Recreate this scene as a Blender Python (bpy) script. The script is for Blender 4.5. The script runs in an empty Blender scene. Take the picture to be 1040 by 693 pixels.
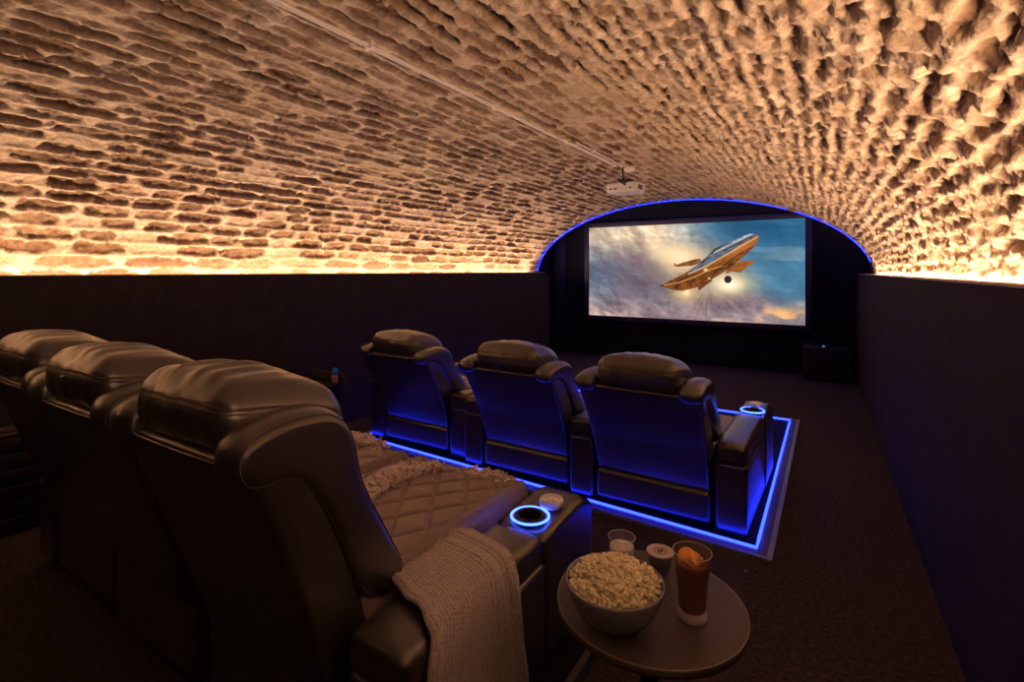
import bpy, bmesh, math, random
import numpy as np
from mathutils import Vector, Matrix

random.seed(7)
C = bpy.context.scene.collection
sc = bpy.context.scene
PI = math.pi
PSI = math.atan(324 / 520)          # the camera looks this far to the left of the room's axis (+Y)
EYE = 1.30
COVE_TILT, COVE_P = 21, 70
DECK = 0.05                         # height of the near seating platform
FDECK = 0.015                       # the front one is almost flush with the floor

# ------------------------------------------------------------------ noise
_rng = np.random.RandomState(11)
_perm = _rng.permutation(1024)
_val = _rng.rand(1024)


def _h(ix, iy, seed):
    return _val[_perm[(_perm[(ix + seed * 131) & 1023] + iy) & 1023]]


def vnoise(x, y, seed=0):
    x = np.asarray(x, float); y = np.asarray(y, float)
    ix = np.floor(x).astype(int); iy = np.floor(y).astype(int)
    fx = x - ix; fy = y - iy
    fx = fx * fx * (3 - 2 * fx); fy = fy * fy * (3 - 2 * fy)
    a = _h(ix, iy, seed); b = _h(ix + 1, iy, seed)
    c = _h(ix, iy + 1, seed); d = _h(ix + 1, iy + 1, seed)
    return (a * (1 - fx) + b * fx) * (1 - fy) + (c * (1 - fx) + d * fx) * fy


def fbm(x, y, o=4, seed=0):
    s = 0; a = 0.5; n = 0
    for i in range(o):
        s = s + a * vnoise(x * 2 ** i + 17.3 * i, y * 2 ** i + 9.1 * i, seed + i); n += a; a *= 0.5
    return s / n


def sstep(a, b, x):
    t = np.clip((x - a) / (b - a), 0, 1)
    return t * t * (3 - 2 * t)


# ------------------------------------------------------------------ materials
def mat(name, col, rough=0.5, metal=0.0, spec=0.5, bump=0.0, bscale=200.0, vary=0.0, vscale=6.0,
        emit=None, estr=0.0, trans=0.0, ior=1.45, coat=0.0, sheen=0.0, detail=3.0):
    m = bpy.data.materials.new(name); m.use_nodes = True
    nt = m.node_tree; b = nt.nodes['Principled BSDF']
    b.inputs['Base Color'].default_value = (*col, 1)
    b.inputs['Roughness'].default_value = rough
    b.inputs['Metallic'].default_value = metal
    b.inputs['Specular IOR Level'].default_value = spec
    b.inputs['IOR'].default_value = ior
    b.inputs['Transmission Weight'].default_value = trans
    b.inputs['Coat Weight'].default_value = coat
    b.inputs['Sheen Weight'].default_value = sheen
    if emit:
        b.inputs['Emission Color'].default_value = (*emit, 1)
        b.inputs['Emission Strength'].default_value = estr
    if bump or vary:
        tc = nt.nodes.new('ShaderNodeTexCoord')
    if bump:
        n = nt.nodes.new('ShaderNodeTexNoise'); n.inputs['Scale'].default_value = bscale
        n.inputs['Detail'].default_value = detail
        nt.links.new(tc.outputs['Object'], n.inputs['Vector'])
        bp = nt.nodes.new('ShaderNodeBump'); bp.inputs['Strength'].default_value = bump
        bp.inputs['Distance'].default_value = 0.004
        nt.links.new(n.outputs['Fac'], bp.inputs['Height'])
        nt.links.new(bp.outputs['Normal'], b.inputs['Normal'])
    if vary:
        n2 = nt.nodes.new('ShaderNodeTexNoise'); n2.inputs['Scale'].default_value = vscale
        n2.inputs['Detail'].default_value = 6
        nt.links.new(tc.outputs['Object'], n2.inputs['Vector'])
        r = nt.nodes.new('ShaderNodeValToRGB')
        r.color_ramp.elements[0].position = 0.3; r.color_ramp.elements[1].position = 0.7
        r.color_ramp.elements[0].color = (*[c * (1 - vary) for c in col], 1)
        r.color_ramp.elements[1].color = (*[min(1, c * (1 + vary)) for c in col], 1)
        nt.links.new(n2.outputs['Fac'], r.inputs['Fac'])
        nt.links.new(r.outputs['Color'], b.inputs['Base Color'])
    return m


M = {}
M['leather'] = mat('black_leather', (0.036, 0.027, 0.030), 0.30, bump=0.12, bscale=380, spec=1.0)
for _n in ('leather',):
    _b = M[_n].node_tree.nodes['Principled BSDF']
    _b.inputs['Coat Weight'].default_value = 0.8; _b.inputs['Coat IOR'].default_value = 1.9; _b.inputs['Coat Roughness'].default_value = 0.34
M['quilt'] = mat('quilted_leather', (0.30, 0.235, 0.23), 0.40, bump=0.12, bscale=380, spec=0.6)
M['thread'] = mat('stitch_thread', (0.11, 0.085, 0.075), 0.6)
M['black'] = mat('black_plastic', (0.010, 0.010, 0.011), 0.45)
M['carpet'] = mat('dark_carpet', (0.066, 0.048, 0.056), 0.95, bump=1.0, bscale=260, vary=0.45, vscale=60, spec=0.1)
M['deckcarpet'] = mat('deck_carpet', (0.016, 0.014, 0.016), 0.95, bump=0.8, bscale=300, spec=0.1)
M['panel'] = mat('navy_wall_fabric', (0.034, 0.026, 0.028), 0.85, bump=0.3, bscale=500, vary=0.2, vscale=8, spec=0.2)
M['blackwall'] = mat('black_screen_wall', (0.012, 0.012, 0.014), 0.9, spec=0.15)
M['lip'] = mat('ledge_board', (0.42, 0.29, 0.19), 0.6, vary=0.2, vscale=20)
M['alu'] = mat('edge_trim_metal', (0.34, 0.32, 0.33), 0.42, metal=0.6)
M['dullalu'] = mat('dull_edge_trim', (0.11, 0.10, 0.10), 0.5, metal=0.4)
M['frame'] = mat('screen_frame', (0.020, 0.017, 0.024), 0.5)
M['warm'] = mat('warm_led', (0.8, 0.7, 0.5), emit=(1.0, 0.655, 0.425), estr=95)
M['blue'] = mat('blue_led', (0.1, 0.1, 0.2), emit=(0.009, 0.022, 1.0), estr=13)
M['ringblue'] = mat('ring_led', (0.1, 0.1, 0.3), emit=(0.035, 0.085, 1.0), estr=9)
M['archblue'] = mat('arch_led', (0.1, 0.1, 0.3), emit=(0.0015, 0.0040, 1.0), estr=90)
M['white'] = mat('white_plastic', (0.92, 0.92, 0.95), 0.4)
M['table'] = mat('dark_table_top', (0.088, 0.067, 0.068), 0.40, bump=0.15, bscale=90, vary=0.12, vscale=30)
M['tablerim'] = mat('table_rim', (0.26, 0.21, 0.185), 0.35)
M['bowl'] = mat('grey_glazed_ceramic', (0.25, 0.265, 0.34), 0.25, coat=0.3)
M['pop'] = mat('popcorn', (0.99, 0.90, 0.66), 0.6, vary=0.04, vscale=55, spec=0.3)
def clear(name, tint, gloss=0.03, ior=1.45, body=None, bodymix=0.0):
    m = bpy.data.materials.new(name); m.use_nodes = True; nt = m.node_tree
    nt.nodes.remove(nt.nodes['Principled BSDF']); N = nt.nodes.new; K = nt.links.new
    t = N('ShaderNodeBsdfTransparent'); t.inputs['Color'].default_value = (*tint, 1)
    src = t.outputs['BSDF']
    if body:
        d = N('ShaderNodeBsdfDiffuse'); d.inputs['Color'].default_value = (*body, 1)
        mx = N('ShaderNodeMixShader'); mx.inputs['Fac'].default_value = bodymix
        K(src, mx.inputs[1]); K(d.outputs['BSDF'], mx.inputs[2]); src = mx.outputs['Shader']
    g = N('ShaderNodeBsdfGlossy'); g.inputs['Roughness'].default_value = gloss
    lw = N('ShaderNodeLayerWeight'); lw.inputs['Blend'].default_value = 0.5
    pw = N('ShaderNodeMath'); pw.operation = 'POWER'; pw.inputs[1].default_value = 4.0; K(lw.outputs['Facing'], pw.inputs[0])
    f = N('ShaderNodeMath'); f.operation = 'MULTIPLY_ADD'; f.inputs[1].default_value = 0.45; f.inputs[2].default_value = 0.035; K(pw.outputs[0], f.inputs[0])
    m2 = N('ShaderNodeMixShader'); K(f.outputs[0], m2.inputs['Fac']); K(src, m2.inputs[1]); K(g.outputs['BSDF'], m2.inputs[2])
    K(m2.outputs['Shader'], nt.nodes['Material Output'].inputs['Surface'])
    return m


M['glass'] = clear('clear_glass', (0.96, 0.96, 0.96), body=(0.9, 0.9, 0.92), bodymix=0.05)
M['glasshighlight'] = clear('highlight_glass', (0.96, 0.96, 0.98), body=(0.95, 0.95, 1.0), bodymix=0.45)  # white mixed in paints the rim highlights and the bright thick base
M['plasticclear'] = clear('clear_plastic', (0.95, 0.93, 0.92), 0.08, body=(0.9, 0.88, 0.9), bodymix=0.22)
M['cola'] = clear('cola', (0.70, 0.26, 0.08), 0.03, 1.33, body=(0.21, 0.045, 0.018), bodymix=0.6)
M['orange'] = mat('orange_slice', (0.95, 0.45, 0.10), 0.4)
M['ice'] = clear('ice', (0.9, 0.7, 0.5), 0.05, 1.31, body=(0.8, 0.45, 0.22), bodymix=0.3)
M['milk'] = mat('milky_drink', (0.9, 0.85, 0.84), 0.4)
M['foil'] = mat('pale_lid', (0.62, 0.52, 0.52), 0.35)
M['dark'] = mat('dark_print', (0.03, 0.03, 0.03), 0.5)
M['cocoa'] = mat('dark_dessert', (0.05, 0.03, 0.025), 0.4)
M['knit'] = mat('taupe_knit', (0.62, 0.56, 0.60), 0.95, bump=0.7, bscale=420, vary=0.22, vscale=120, sheen=0.3, spec=0.1)
M['fringe'] = mat('fringed_wool', (0.74, 0.65, 0.66), 0.95, bump=0.8, bscale=300, vary=0.3, vscale=80, spec=0.1)
M['proj'] = mat('projector_shell', (0.70, 0.64, 0.63), 0.45)
M['conduit'] = mat('white_conduit', (0.78, 0.70, 0.66), 0.5)
M['wood'] = mat('cabinet_dark', (0.012, 0.009, 0.009), 0.5)
M['woodedge'] = mat('cabinet_edge', (0.08, 0.06, 0.055), 0.4)
M['bluecap'] = mat('blue_cap', (0.03, 0.22, 0.75), 0.4, emit=None)
M['tan'] = mat('tan_bottle', (0.55, 0.36, 0.24), 0.5)
M['ledblue'] = mat('status_led', (0.1, 0.2, 0.8), emit=(0.05, 0.25, 1.0), estr=1.0)
M['chrome'] = mat('cup_rim_metal', (0.25, 0.23, 0.22), 0.25, metal=1.0)


# ------------------------------------------------------------------ objects
def obj(name, vf, m, parent=None, smooth=True, kind=None, sharp=None):
    v, f = vf
    me = bpy.data.meshes.new(name)
    me.from_pydata([tuple(p) for p in v], [], [tuple(q) for q in f])
    me.validate(); me.update()
    if smooth:
        me.polygons.foreach_set('use_smooth', [True] * len(me.polygons))
        if sharp:
            me.set_sharp_from_angle(angle=math.radians(sharp))
    me.materials.append(m if not isinstance(m, str) else M[m])
    o = bpy.data.objects.new(name, me); C.objects.link(o)
    if parent is not None: o.parent = parent
    if kind: o['kind'] = kind
    return o


def tag(o, label, cat, group=None):
    o['label'] = label; o['category'] = cat
    if group: o['group'] = group
    return o


def thing(name, label, cat, loc=(0, 0, 0), rz=0.0, group=None):
    o = bpy.data.objects.new(name, None); C.objects.link(o)
    o.location = loc; o.rotation_euler = (0, 0, rz); o.empty_display_size = 0.1
    return tag(o, label, cat, group)


def join(*parts):
    V = []; Fc = []
    for v, f in parts:
        k = len(V); V += [tuple(p) for p in v]; Fc += [tuple(i + k for i in q) for q in f]
    return V, Fc


def xf(vf, fn):
    return [fn(*p) for p in vf[0]], vf[1]


def box(x0, x1, y0, y1, z0, z1):
    v = [(x, y, z) for z in (z0, z1) for y in (y0, y1) for x in (x0, x1)]
    f = [(0, 2, 3, 1), (4, 5, 7, 6), (0, 1, 5, 4), (2, 6, 7, 3), (0, 4, 6, 2), (1, 3, 7, 5)]
    return v, f


def bevbox(x0, x1, y0, y1, z0, z1, r=0.006, seg=2):
    bm = bmesh.new()
    v, f = box(x0, x1, y0, y1, z0, z1)
    bv = [bm.verts.new(p) for p in v]
    for q in f: bm.faces.new([bv[i] for i in q])
    bmesh.ops.bevel(bm, geom=list(bm.edges), offset=r, segments=seg, affect='EDGES', profile=0.5)
    bm.verts.index_update()
    out = [tuple(p.co) for p in bm.verts], [tuple(q.index for q in fc.verts) for fc in bm.faces]
    bm.free(); return out


def rb_map(p, h, r):
    """point of the unit cube's surface -> rounded box of half-sizes h and corner radius r"""
    q = np.array(p, float) * h
    inner = np.clip(q, -(h - r), h - r)
    d = q - inner
    n = np.linalg.norm(d)
    if n > 1e-9: return inner + d / n * r
    # flat part: push to the face
    return q


def rbox(hx, hy, hz, r, n=(10, 10, 10), fn=None):
    """rounded box centred on 0, built as a cube of grids; fn(pos, unit) deforms it"""
    h = np.array([hx, hy, hz]); r = min(r, hx, hy, hz)
    def axis(k):
        # denser where the corner curves
        a = h[k]; m = 4
        t = [-a + r * (1 - math.cos(PI / 2 * i / m)) * 0 + (-0) for i in range(0)]
        e = [a - r + r * math.tan(PI / 4 * i / m) for i in range(1, m + 1)]
        mid = list(np.linspace(-(a - r), a - r, max(2, n[k]))) if a - r > 1e-6 else [0.0]
        return np.array([-x for x in reversed(e)] + mid + e) / a
    ax = [axis(0), axis(1), axis(2)]
    V = []; Fc = []; idx = {}
    def vid(p):
        key = (round(p[0], 6), round(p[1], 6), round(p[2], 6))
        if key not in idx:
            q = rb_map(p, h, r)
            if fn: q = fn(q, p)
            idx[key] = len(V); V.append(tuple(q))
        return idx[key]
    for k in range(3):
        i, j = (k + 1) % 3, (k + 2) % 3
        for sgn in (-1, 1):
            A = ax[i]; B = ax[j]
            for a in range(len(A) - 1):
                for b in range(len(B) - 1):
                    q = []
                    for (u, v) in ((a, b), (a + 1, b), (a + 1, b + 1), (a, b + 1)):
                        p = [0, 0, 0]; p[k] = sgn; p[i] = A[u]; p[j] = B[v]
                        q.append(vid(p))
                    if sgn < 0: q.reverse()
                    if len(set(q)) >= 3:
                        Fc.append(tuple(dict.fromkeys(q)))
    return V, Fc


def tube(pts, r, n=8, closed=False):
    P = [Vector(p) for p in pts]; V = []; Fc = []
    N = len(P); up = None
    for i in range(N):
        if closed: t = P[(i + 1) % N] - P[i - 1]
        else: t = P[min(i + 1, N - 1)] - P[max(i - 1, 0)]
        t.normalize()
        if up is None:
            up = Vector((0, 0, 1)) if abs(t.z) < 0.9 else Vector((1, 0, 0))
        a = up - t * up.dot(t)
        if a.length < 1e-5: a = t.orthogonal()
        a.normalize(); up = a
        b = t.cross(a)
        rr = r[i] if isinstance(r, (list, tuple)) else r
        for k in range(n):
            an = 2 * PI * k / n
            V.append(tuple(P[i] + (a * math.cos(an) + b * math.sin(an)) * rr))
    for i in range(N if closed else N - 1):
        j = (i + 1) % N
        for k in range(n):
            Fc.append((i * n + k, i * n + (k + 1) % n, j * n + (k + 1) % n, j * n + k))
    if not closed:
        Fc.append(tuple(reversed(range(n)))); Fc.append(tuple((N - 1) * n + k for k in range(n)))
    return V, Fc


def lathe(prof, n=48, cap=True):
    V = []; Fc = []
    for (r, z) in prof:
        for k in range(n):
            a = 2 * PI * k / n; V.append((r * math.cos(a), r * math.sin(a), z))
    for i in range(len(prof) - 1):
        for k in range(n):
            Fc.append((i * n + k, i * n + (k + 1) % n, (i + 1) * n + (k + 1) % n, (i + 1) * n + k))
    if cap:
        Fc.append(tuple(reversed(range(n)))); Fc.append(tuple((len(prof) - 1) * n + k for k in range(n)))
    return V, Fc


def cyl(r, z0, z1, n=32, b=0.002):
    return lathe([(r - b, z0), (r, z0 + b), (r, z1 - b), (r - b, z1)], n)


def move(vf, x=0, y=0, z=0):
    return [(p[0] + x, p[1] + y, p[2] + z) for p in vf[0]], vf[1]


def spline(pts, n, closed=True):
    P = [np.array(p, float) for p in pts]; N = len(P); out = []
    segs = N if closed else N - 1
    for i in range(segs):
        if closed: p0, p1, p2, p3 = P[i - 1], P[i], P[(i + 1) % N], P[(i + 2) % N]
        else: p0, p1, p2, p3 = P[max(i - 1, 0)], P[i], P[i + 1], P[min(i + 2, N - 1)]
        for k in range(n):
            t = k / n
            out.append(0.5 * ((2 * p1) + (-p0 + p2) * t + (2 * p0 - 5 * p1 + 4 * p2 - p3) * t * t + (-p0 + 3 * p1 - 3 * p2 + p3) * t ** 3))
    if not closed: out.append(P[-1])
    return out


def bolster(outline, x0, x1, r, n=6, seg=7, ri=None):
    """outline in the (y,z) plane extruded from x0 to x1 with rounded flanks (radius r)"""
    O = spline(outline, seg); N = len(O)
    nor = []
    area = sum(O[i][0] * O[(i + 1) % N][1] - O[(i + 1) % N][0] * O[i][1] for i in range(N))
    sg = 1 if area > 0 else -1
    for i in range(N):
        t = O[(i + 2) % N] - O[i - 2]; t = t / np.linalg.norm(t)
        nor.append(np.array([t[1], -t[0]]) * sg)      # outward
    xs = []; ins = []
    for k in range(n + 1):
        a = PI / 2 * k / n
        xs.append(x0 + r * (1 - math.cos(a)) if x1 > x0 else x0 - r * (1 - math.cos(a)))
        ins.append((ri or r) * (1 - math.sin(a)))
    w = abs(x1 - x0)
    s = 1 if x1 > x0 else -1
    xs2 = [x1 - (x - x0) for x in reversed(xs)]
    xs = xs + xs2; ins = ins + list(reversed(ins))
    V = []; Fc = []
    for x, d in zip(xs, ins):
        for i in range(N):
            p = O[i] - nor[i] * d
            V.append((x, p[0], p[1]))
    L = len(xs)
    for a in range(L - 1):
        for i in range(N):
            j = (i + 1) % N
            q = (a * N + i, a * N + j, (a + 1) * N + j, (a + 1) * N + i)
            Fc.append(q)
    # caps: fan on centroid strips
    for a, rev in ((0, False), (L - 1, True)):
        ring = [a * N + i for i in range(N)]
        Fc.append(tuple(ring))
    vf = (V, Fc)
    bm = bmesh.new()
    bv = [bm.verts.new(p) for p in V]
    for q in Fc: bm.faces.new([bv[i] for i in q])
    bmesh.ops.recalc_face_normals(bm, faces=bm.faces)
    big = [f for f in bm.faces if len(f.verts) > 4]
    bmesh.ops.triangulate(bm, faces=big)
    bm.verts.index_update()
    out = [tuple(p.co) for p in bm.verts], [tuple(q.index for q in fc.verts) for fc in bm.faces]
    bm.free(); return out


# ------------------------------------------------------------------ the room
LX = -3.50
def RX(y): return 0.365 - 0.02 * (y - 2.0)
Y0, Y1, YF = -1.6, 6.70, 7.40
LEDGE = 1.27
STL = LX - 0.24                       # left foot of the stone vault
def STR(y): return RX(y) + 0.13       # right foot

obj('floor', box(-4.0, 0.7, Y0 - 0.1, YF + 0.1, -0.1, 0), 'carpet', kind='structure', smooth=False)


def right_prism(y0, y1, f0, f1, z0, z1):
    """box following the slightly toed-in right wall, from X=RX+f0 to RX+f1"""
    v = [(RX(y) + d, y, z) for z in (z0, z1) for y in (y0, y1) for d in (f0, f1)]
    return v, box(0, 1, 0, 1, 0, 1)[1]


# left dado: panel, lip and a channel behind it that holds the light strip
obj('wall_left', join(box(LX - 0.025, LX, Y0, 6.52, 0, LEDGE), box(LX - 0.38, LX - 0.025, Y0, Y1, 0, LEDGE - 0.05)), 'panel', kind='structure', smooth=False)
obj('trim_left', bevbox(LX - 0.027, LX + 0.004, Y0, 6.524, LEDGE, LEDGE + 0.008, 0.002), 'lip', kind='structure')
obj('wall_right', join(right_prism(Y0, YF, 0, 0.05, 0, LEDGE - 0.01), right_prism(Y0, YF, 0.05, 0.3, 0, LEDGE - 0.05)), 'panel', kind='structure', smooth=False)
obj('trim_right', right_prism(Y0, 7.0, -0.003, 0.052, LEDGE - 0.01, LEDGE - 0.003), 'lip', kind='structure', smooth=False)
obj('wall_far', box(-4.2, 0.8, YF, YF + 0.1, 0, 2.9), 'blackwall', kind='structure', smooth=False)
obj('wall_near', box(-4.2, 0.9, Y0 - 0.1, Y0, 0, 2.9), 'panel', kind='structure', smooth=False)
# recess behind the arch: its left return, roof and the spandrel above the arch
obj('wall_recess_left', box(-3.90, -3.78, 6.52, YF, 0, 2.7), 'blackwall', kind='structure', smooth=False)
obj('ceiling_recess', box(-4.1, 0.8, Y1, YF, 2.6, 2.7), 'blackwall', kind='structure', smooth=False)
obj('wall_recess_right', box(0.36, 0.44, Y1 + 0.0, YF, LEDGE - 0.02, 2.6), 'blackwall', kind='structure', smooth=False)
obj('trim_1', join(box(-3.772, -3.752, 7.36, 7.40, 0.0, 2.0), box(-3.752, -3.60, 7.385, 7.40, 0, 2.0)), 'frame', kind='structure', smooth=False)

# --- the vault: a stone barrel of courses along the room, real relief
RISE = 0.94


def vault_frame(y, th):
    a = (STR(y) - STL) / 2; cx = (STR(y) + STL) / 2
    px = cx - a * np.cos(th); pz = LEDGE - 0.05 + (RISE + 0.05) * np.sin(th)
    nx = np.cos(th) / a; nz = -np.sin(th) / RISE
    l = np.sqrt(nx * nx + nz * nz)
    return px, pz, nx / l, nz / l


def vault_z(x, y):
    a = (STR(y) - STL) / 2; cx = (STR(y) + STL) / 2
    return LEDGE - 0.05 + (RISE + 0.05) * math.sqrt(max(0, 1 - ((x - cx) / a) ** 2))


def make_vault():
    tt = np.linspace(0, PI, 4001)
    a = 2.03
    arc = np.concatenate([[0], np.cumsum(np.hypot(np.diff(a * np.cos(tt)), np.diff(RISE * np.sin(tt))))])
    NS = 470
    s = np.linspace(0, arc[-1], NS)
    th = np.interp(s, arc, tt)
    ys = np.concatenate([np.arange(Y0, 0.0, 0.05), np.arange(0.0, 4.0, 0.0105), np.arange(4.0, Y1, 0.0135), [Y1]])
    NY = len(ys)
    S, Y = np.meshgrid(s, ys)                       # (NY,NS)
    TH = np.broadcast_to(th, S.shape)
    L = arc[-1]
    right = sstep(0.50, 0.80, S / L)
    # courses wander
    Sw = S + 0.024 * (fbm(Y * 1.1, S * 1.1, 3, 3) - 0.5) * 2 + 0.007 * (fbm(Y * 6, S * 6, 2, 21) - 0.5) * 2
    Yw = Y + 0.02 * (fbm(Y * 5, S * 7, 2, 31) - 0.5) * 2

    def courses(hc, l0, l1, sd, w0, w1):
        ci = np.floor(Sw / hc).astype(int); fs = Sw / hc - ci
        ln = l0 + l1 * _h(ci, ci * 0 + 3, 5 + sd)
        q = (Yw + 10) / ln + 7.3 * _h(ci, ci * 0 + 9, 6 + sd)
        cj = np.floor(q).astype(int)
        lo = cj + 0.35 * (_h(ci, cj, 7 + sd) - 0.5); hi = cj + 1 + 0.35 * (_h(ci, cj + 1, 7 + sd) - 0.5)
        cj = np.where(q < lo, cj - 1, np.where(q >= hi, cj + 1, cj))
        lo = cj + 0.35 * (_h(ci, cj, 7 + sd) - 0.5); hi = cj + 1 + 0.35 * (_h(ci, cj + 1, 7 + sd) - 0.5)
        wl = (hi - lo) * ln
        ex = np.abs(fs - 0.5) * hc; ey = np.abs((q - lo) / (hi - lo) - 0.5) * wl
        r1 = _h(ci, cj, 12 + sd); r2 = _h(ci, cj, 14 + sd); r3 = _h(ci, cj, 16 + sd)
        kx = ex / (hc * (w0 + w1 * r3)); ky = ey / (wl * (0.44 + 0.06 * r2))
        return (kx ** 2.4 + ky ** 3.0) ** (1 / 2.6), r1, r2, _h(ci, cj, 18 + sd)

    A_ = courses(L / 58.0, 0.17, 0.22, 0, 0.37, 0.10)
    B_ = courses(L / 78.0, 0.085, 0.08, 40, 0.27, 0.15)
    pick = (right + 0.5 * (fbm(Y * 4, S * 4, 3, 33) - 0.5)) > 0.5
    rr, rnd1, rnd2, tone = [np.where(pick, b_, a_) for a_, b_ in zip(A_, B_)]
    rough = fbm(Y * 22, S * 26, 4, 41)
    rough2 = fbm(Y * 55, S * 60, 3, 45)
    rr = rr + (rough - 0.5) * (0.6 + 0.4 * right) + (rough2 - 0.5) * 0.45
    mask = 1 - sstep(0.84, 1.08, rr)
    cover = sstep(0.10, 0.30, rnd1)                 # a few stones are plastered over
    cover = np.where(rnd1 < 0.16, 0.25, 1.0)
    big = fbm(Y * 1.7, S * 2.1, 3, 51)
    mask = mask * cover * (1 - 0.25 * right) * (0.75 + 0.45 * sstep(0.35, 0.6, big))
    mask = np.clip(mask, 0, 1)
    depth = (0.007 + 0.015 * rnd2 ** 1.5) * (1 + 0.35 * right)
    bead = np.exp(-(np.abs((Sw / (L / 58.0)) % 1.0 - 0.5) - 0.5) ** 2 / 0.012) * (1 - right)
    h = 0.0045 * bead - mask * depth                               # stones lie back, mortar stands proud
    h = h + (rough - 0.5) * (0.010 + 0.012 * mask + 0.010 * right) + (rough2 - 0.5) * (0.006 + 0.010 * mask + 0.010 * right)
    lump = fbm(Y * 11, S * 13, 3, 61)
    crag = np.abs(fbm(Y * 13 + 5, S * 14, 4, 101) - 0.5) * 4           # creased, broken faces
    crag2 = np.abs(fbm(Y * 34, S * 36, 3, 105) - 0.5) * 4
    h = h + (lump - 0.5) * (0.008 + 0.004 * right) - (crag - 0.5) * (0.002 + 0.015 * right) - (crag2 - 0.5) * (0.0015 + 0.006 * right)
    holes = sstep(0.66, 0.80, fbm(Y * 15, S * 17, 2, 71)) * right
    h = h - holes * 0.014
    # a shallow rib of dressed stones shortly before the arch
    rib = np.exp(-((Y - 6.02) / 0.055) ** 2) * sstep(0.52, 0.60, S / L) * (1 - sstep(0.80, 0.9, S / L))
    h = h + rib * 0.035
    h = h * sstep(0, 0.02, S) * sstep(0, 0.02, L - S)
    a_ = (STR(Y) - STL) / 2; cx = (STR(Y) + STL) / 2
    px, pz, nx, nz = vault_frame(Y, TH)
    X = px + nx * h; Z = pz + nz * h
    V = np.stack([X, Y, Z], -1).reshape(-1, 3)
    i = np.arange(NY - 1)[:, None] * NS + np.arange(NS - 1)[None, :]
    Fq = np.stack([i, i + 1, i + NS + 1, i + NS], -1).reshape(-1, 4)
    me = bpy.data.meshes.new('ceiling')
    me.vertices.add(len(V)); me.vertices.foreach_set('co', V.ravel())
    me.loops.add(Fq.size); me.loops.foreach_set('vertex_index', Fq.ravel().astype(np.int32))
    me.polygons.add(len(Fq))
    me.polygons.foreach_set('loop_start', np.arange(0, Fq.size, 4, dtype=np.int32))
    me.polygons.foreach_set('use_smooth', np.ones(len(Fq), bool))
    at = me.attributes.new('stone', 'FLOAT', 'POINT'); at.data.foreach_set('value', mask.ravel().astype(np.float32))
    at = me.attributes.new('tone', 'FLOAT', 'POINT'); at.data.foreach_set('value', tone.ravel().astype(np.float32))
    me.update(calc_edges=True)
    m = bpy.data.materials.new('rubble_stone'); m.use_nodes = True
    nt = m.node_tree; b = nt.nodes['Principled BSDF']; N = nt.nodes.new; K = nt.links.new
    b.inputs['Roughness'].default_value = 0.9; b.inputs['Specular IOR Level'].default_value = 0.15
    a1 = N('ShaderNodeAttribute'); a1.attribute_name = 'stone'
    a2 = N('ShaderNodeAttribute'); a2.attribute_name = 'tone'
    r = N('ShaderNodeValToRGB'); e = r.color_ramp.elements
    e[0].color = (0.17, 0.095, 0.052, 1); e[1].color = (0.40, 0.275, 0.175, 1)
    el = r.color_ramp.elements.new(0.5); el.color = (0.27, 0.165, 0.098, 1)
    K(a2.outputs['Fac'], r.inputs['Fac'])
    tc = N('ShaderNodeTexCoord')
    n1 = N('ShaderNodeTexNoise'); n1.inputs['Scale'].default_value = 5; n1.inputs['Detail'].default_value = 6
    K(tc.outputs['Object'], n1.inputs['Vector'])
    mr = N('ShaderNodeValToRGB'); e = mr.color_ramp.elements
    e[0].position = 0.3; e[1].position = 0.7
    e[0].color = (0.50, 0.36, 0.24, 1); e[1].color = (0.66, 0.52, 0.38, 1)
    K(n1.outputs['Fac'], mr.inputs['Fac'])
    n2 = N('ShaderNodeTexNoise'); n2.inputs['Scale'].default_value = 45; n2.inputs['Detail'].default_value = 4
    K(tc.outputs['Object'], n2.inputs['Vector'])
    mx = N('ShaderNodeMix'); mx.data_type = 'RGBA'
    K(a1.outputs['Fac'], mx.inputs['Factor']); K(mr.outputs['Color'], mx.inputs['A']); K(r.outputs['Color'], mx.inputs['B'])
    sp = N('ShaderNodeValToRGB'); e = sp.color_ramp.elements
    e[0].position = 0.3; e[1].position = 0.7; e[0].color = (0.72, 0.70, 0.66, 1); e[1].color = (1.1, 1.1, 1.1, 1)
    K(n2.outputs['Fac'], sp.inputs['Fac'])
    mu = N('ShaderNodeMix'); mu.data_type = 'RGBA'; mu.blend_type = 'MULTIPLY'; mu.inputs['Factor'].default_value = 1
    K(mx.outputs['Result'], mu.inputs['A']); K(sp.outputs['Color'], mu.inputs['B'])
    K(mu.outputs['Result'], b.inputs['Base Color'])
    n3 = N('ShaderNodeTexNoise'); n3.inputs['Scale'].default_value = 90; n3.inputs['Detail'].default_value = 5
    K(tc.outputs['Object'], n3.inputs['Vector'])
    bp = N('ShaderNodeBump'); bp.inputs['Strength'].default_value = 0.6; bp.inputs['Distance'].default_value = 0.008
    K(n3.outputs['Fac'], bp.inputs['Height']); K(bp.outputs['Normal'], b.inputs['Normal'])
    me.materials.append(m)
    o = bpy.data.objects.new('ceiling', me); C.objects.link(o); o['kind'] = 'structure'
    return o


make_vault()

# spandrel: the masonry face above the arch, seen from the screen side
sv = []; sf = []
for k in range(41):
    th = PI * k / 40
    x, z, nx, nz = vault_frame(Y1, th)
    for yy in (Y1 + 0.002, Y1 + 0.06):
        sv.append((float(x - nx * 0.05), yy, float(z - nz * 0.05))); sv.append((float(x), yy, 2.62))
for k in range(40):
    a = 4 * k; b = a + 4
    sf += [(a, b, b + 1, a + 1), (a + 2, a + 3, b + 3, b + 2), (a, a + 2, b + 2, b)]
obj('wall_arch', (sv, sf), 'blackwall', kind='structure', smooth=False)

# light strips
def led_line(name, pts, w, h, m, label):
    o = obj(name, tube(pts, w / 2, 6), m, smooth=False)
    return tag(o, label, 'light strip')


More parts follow.
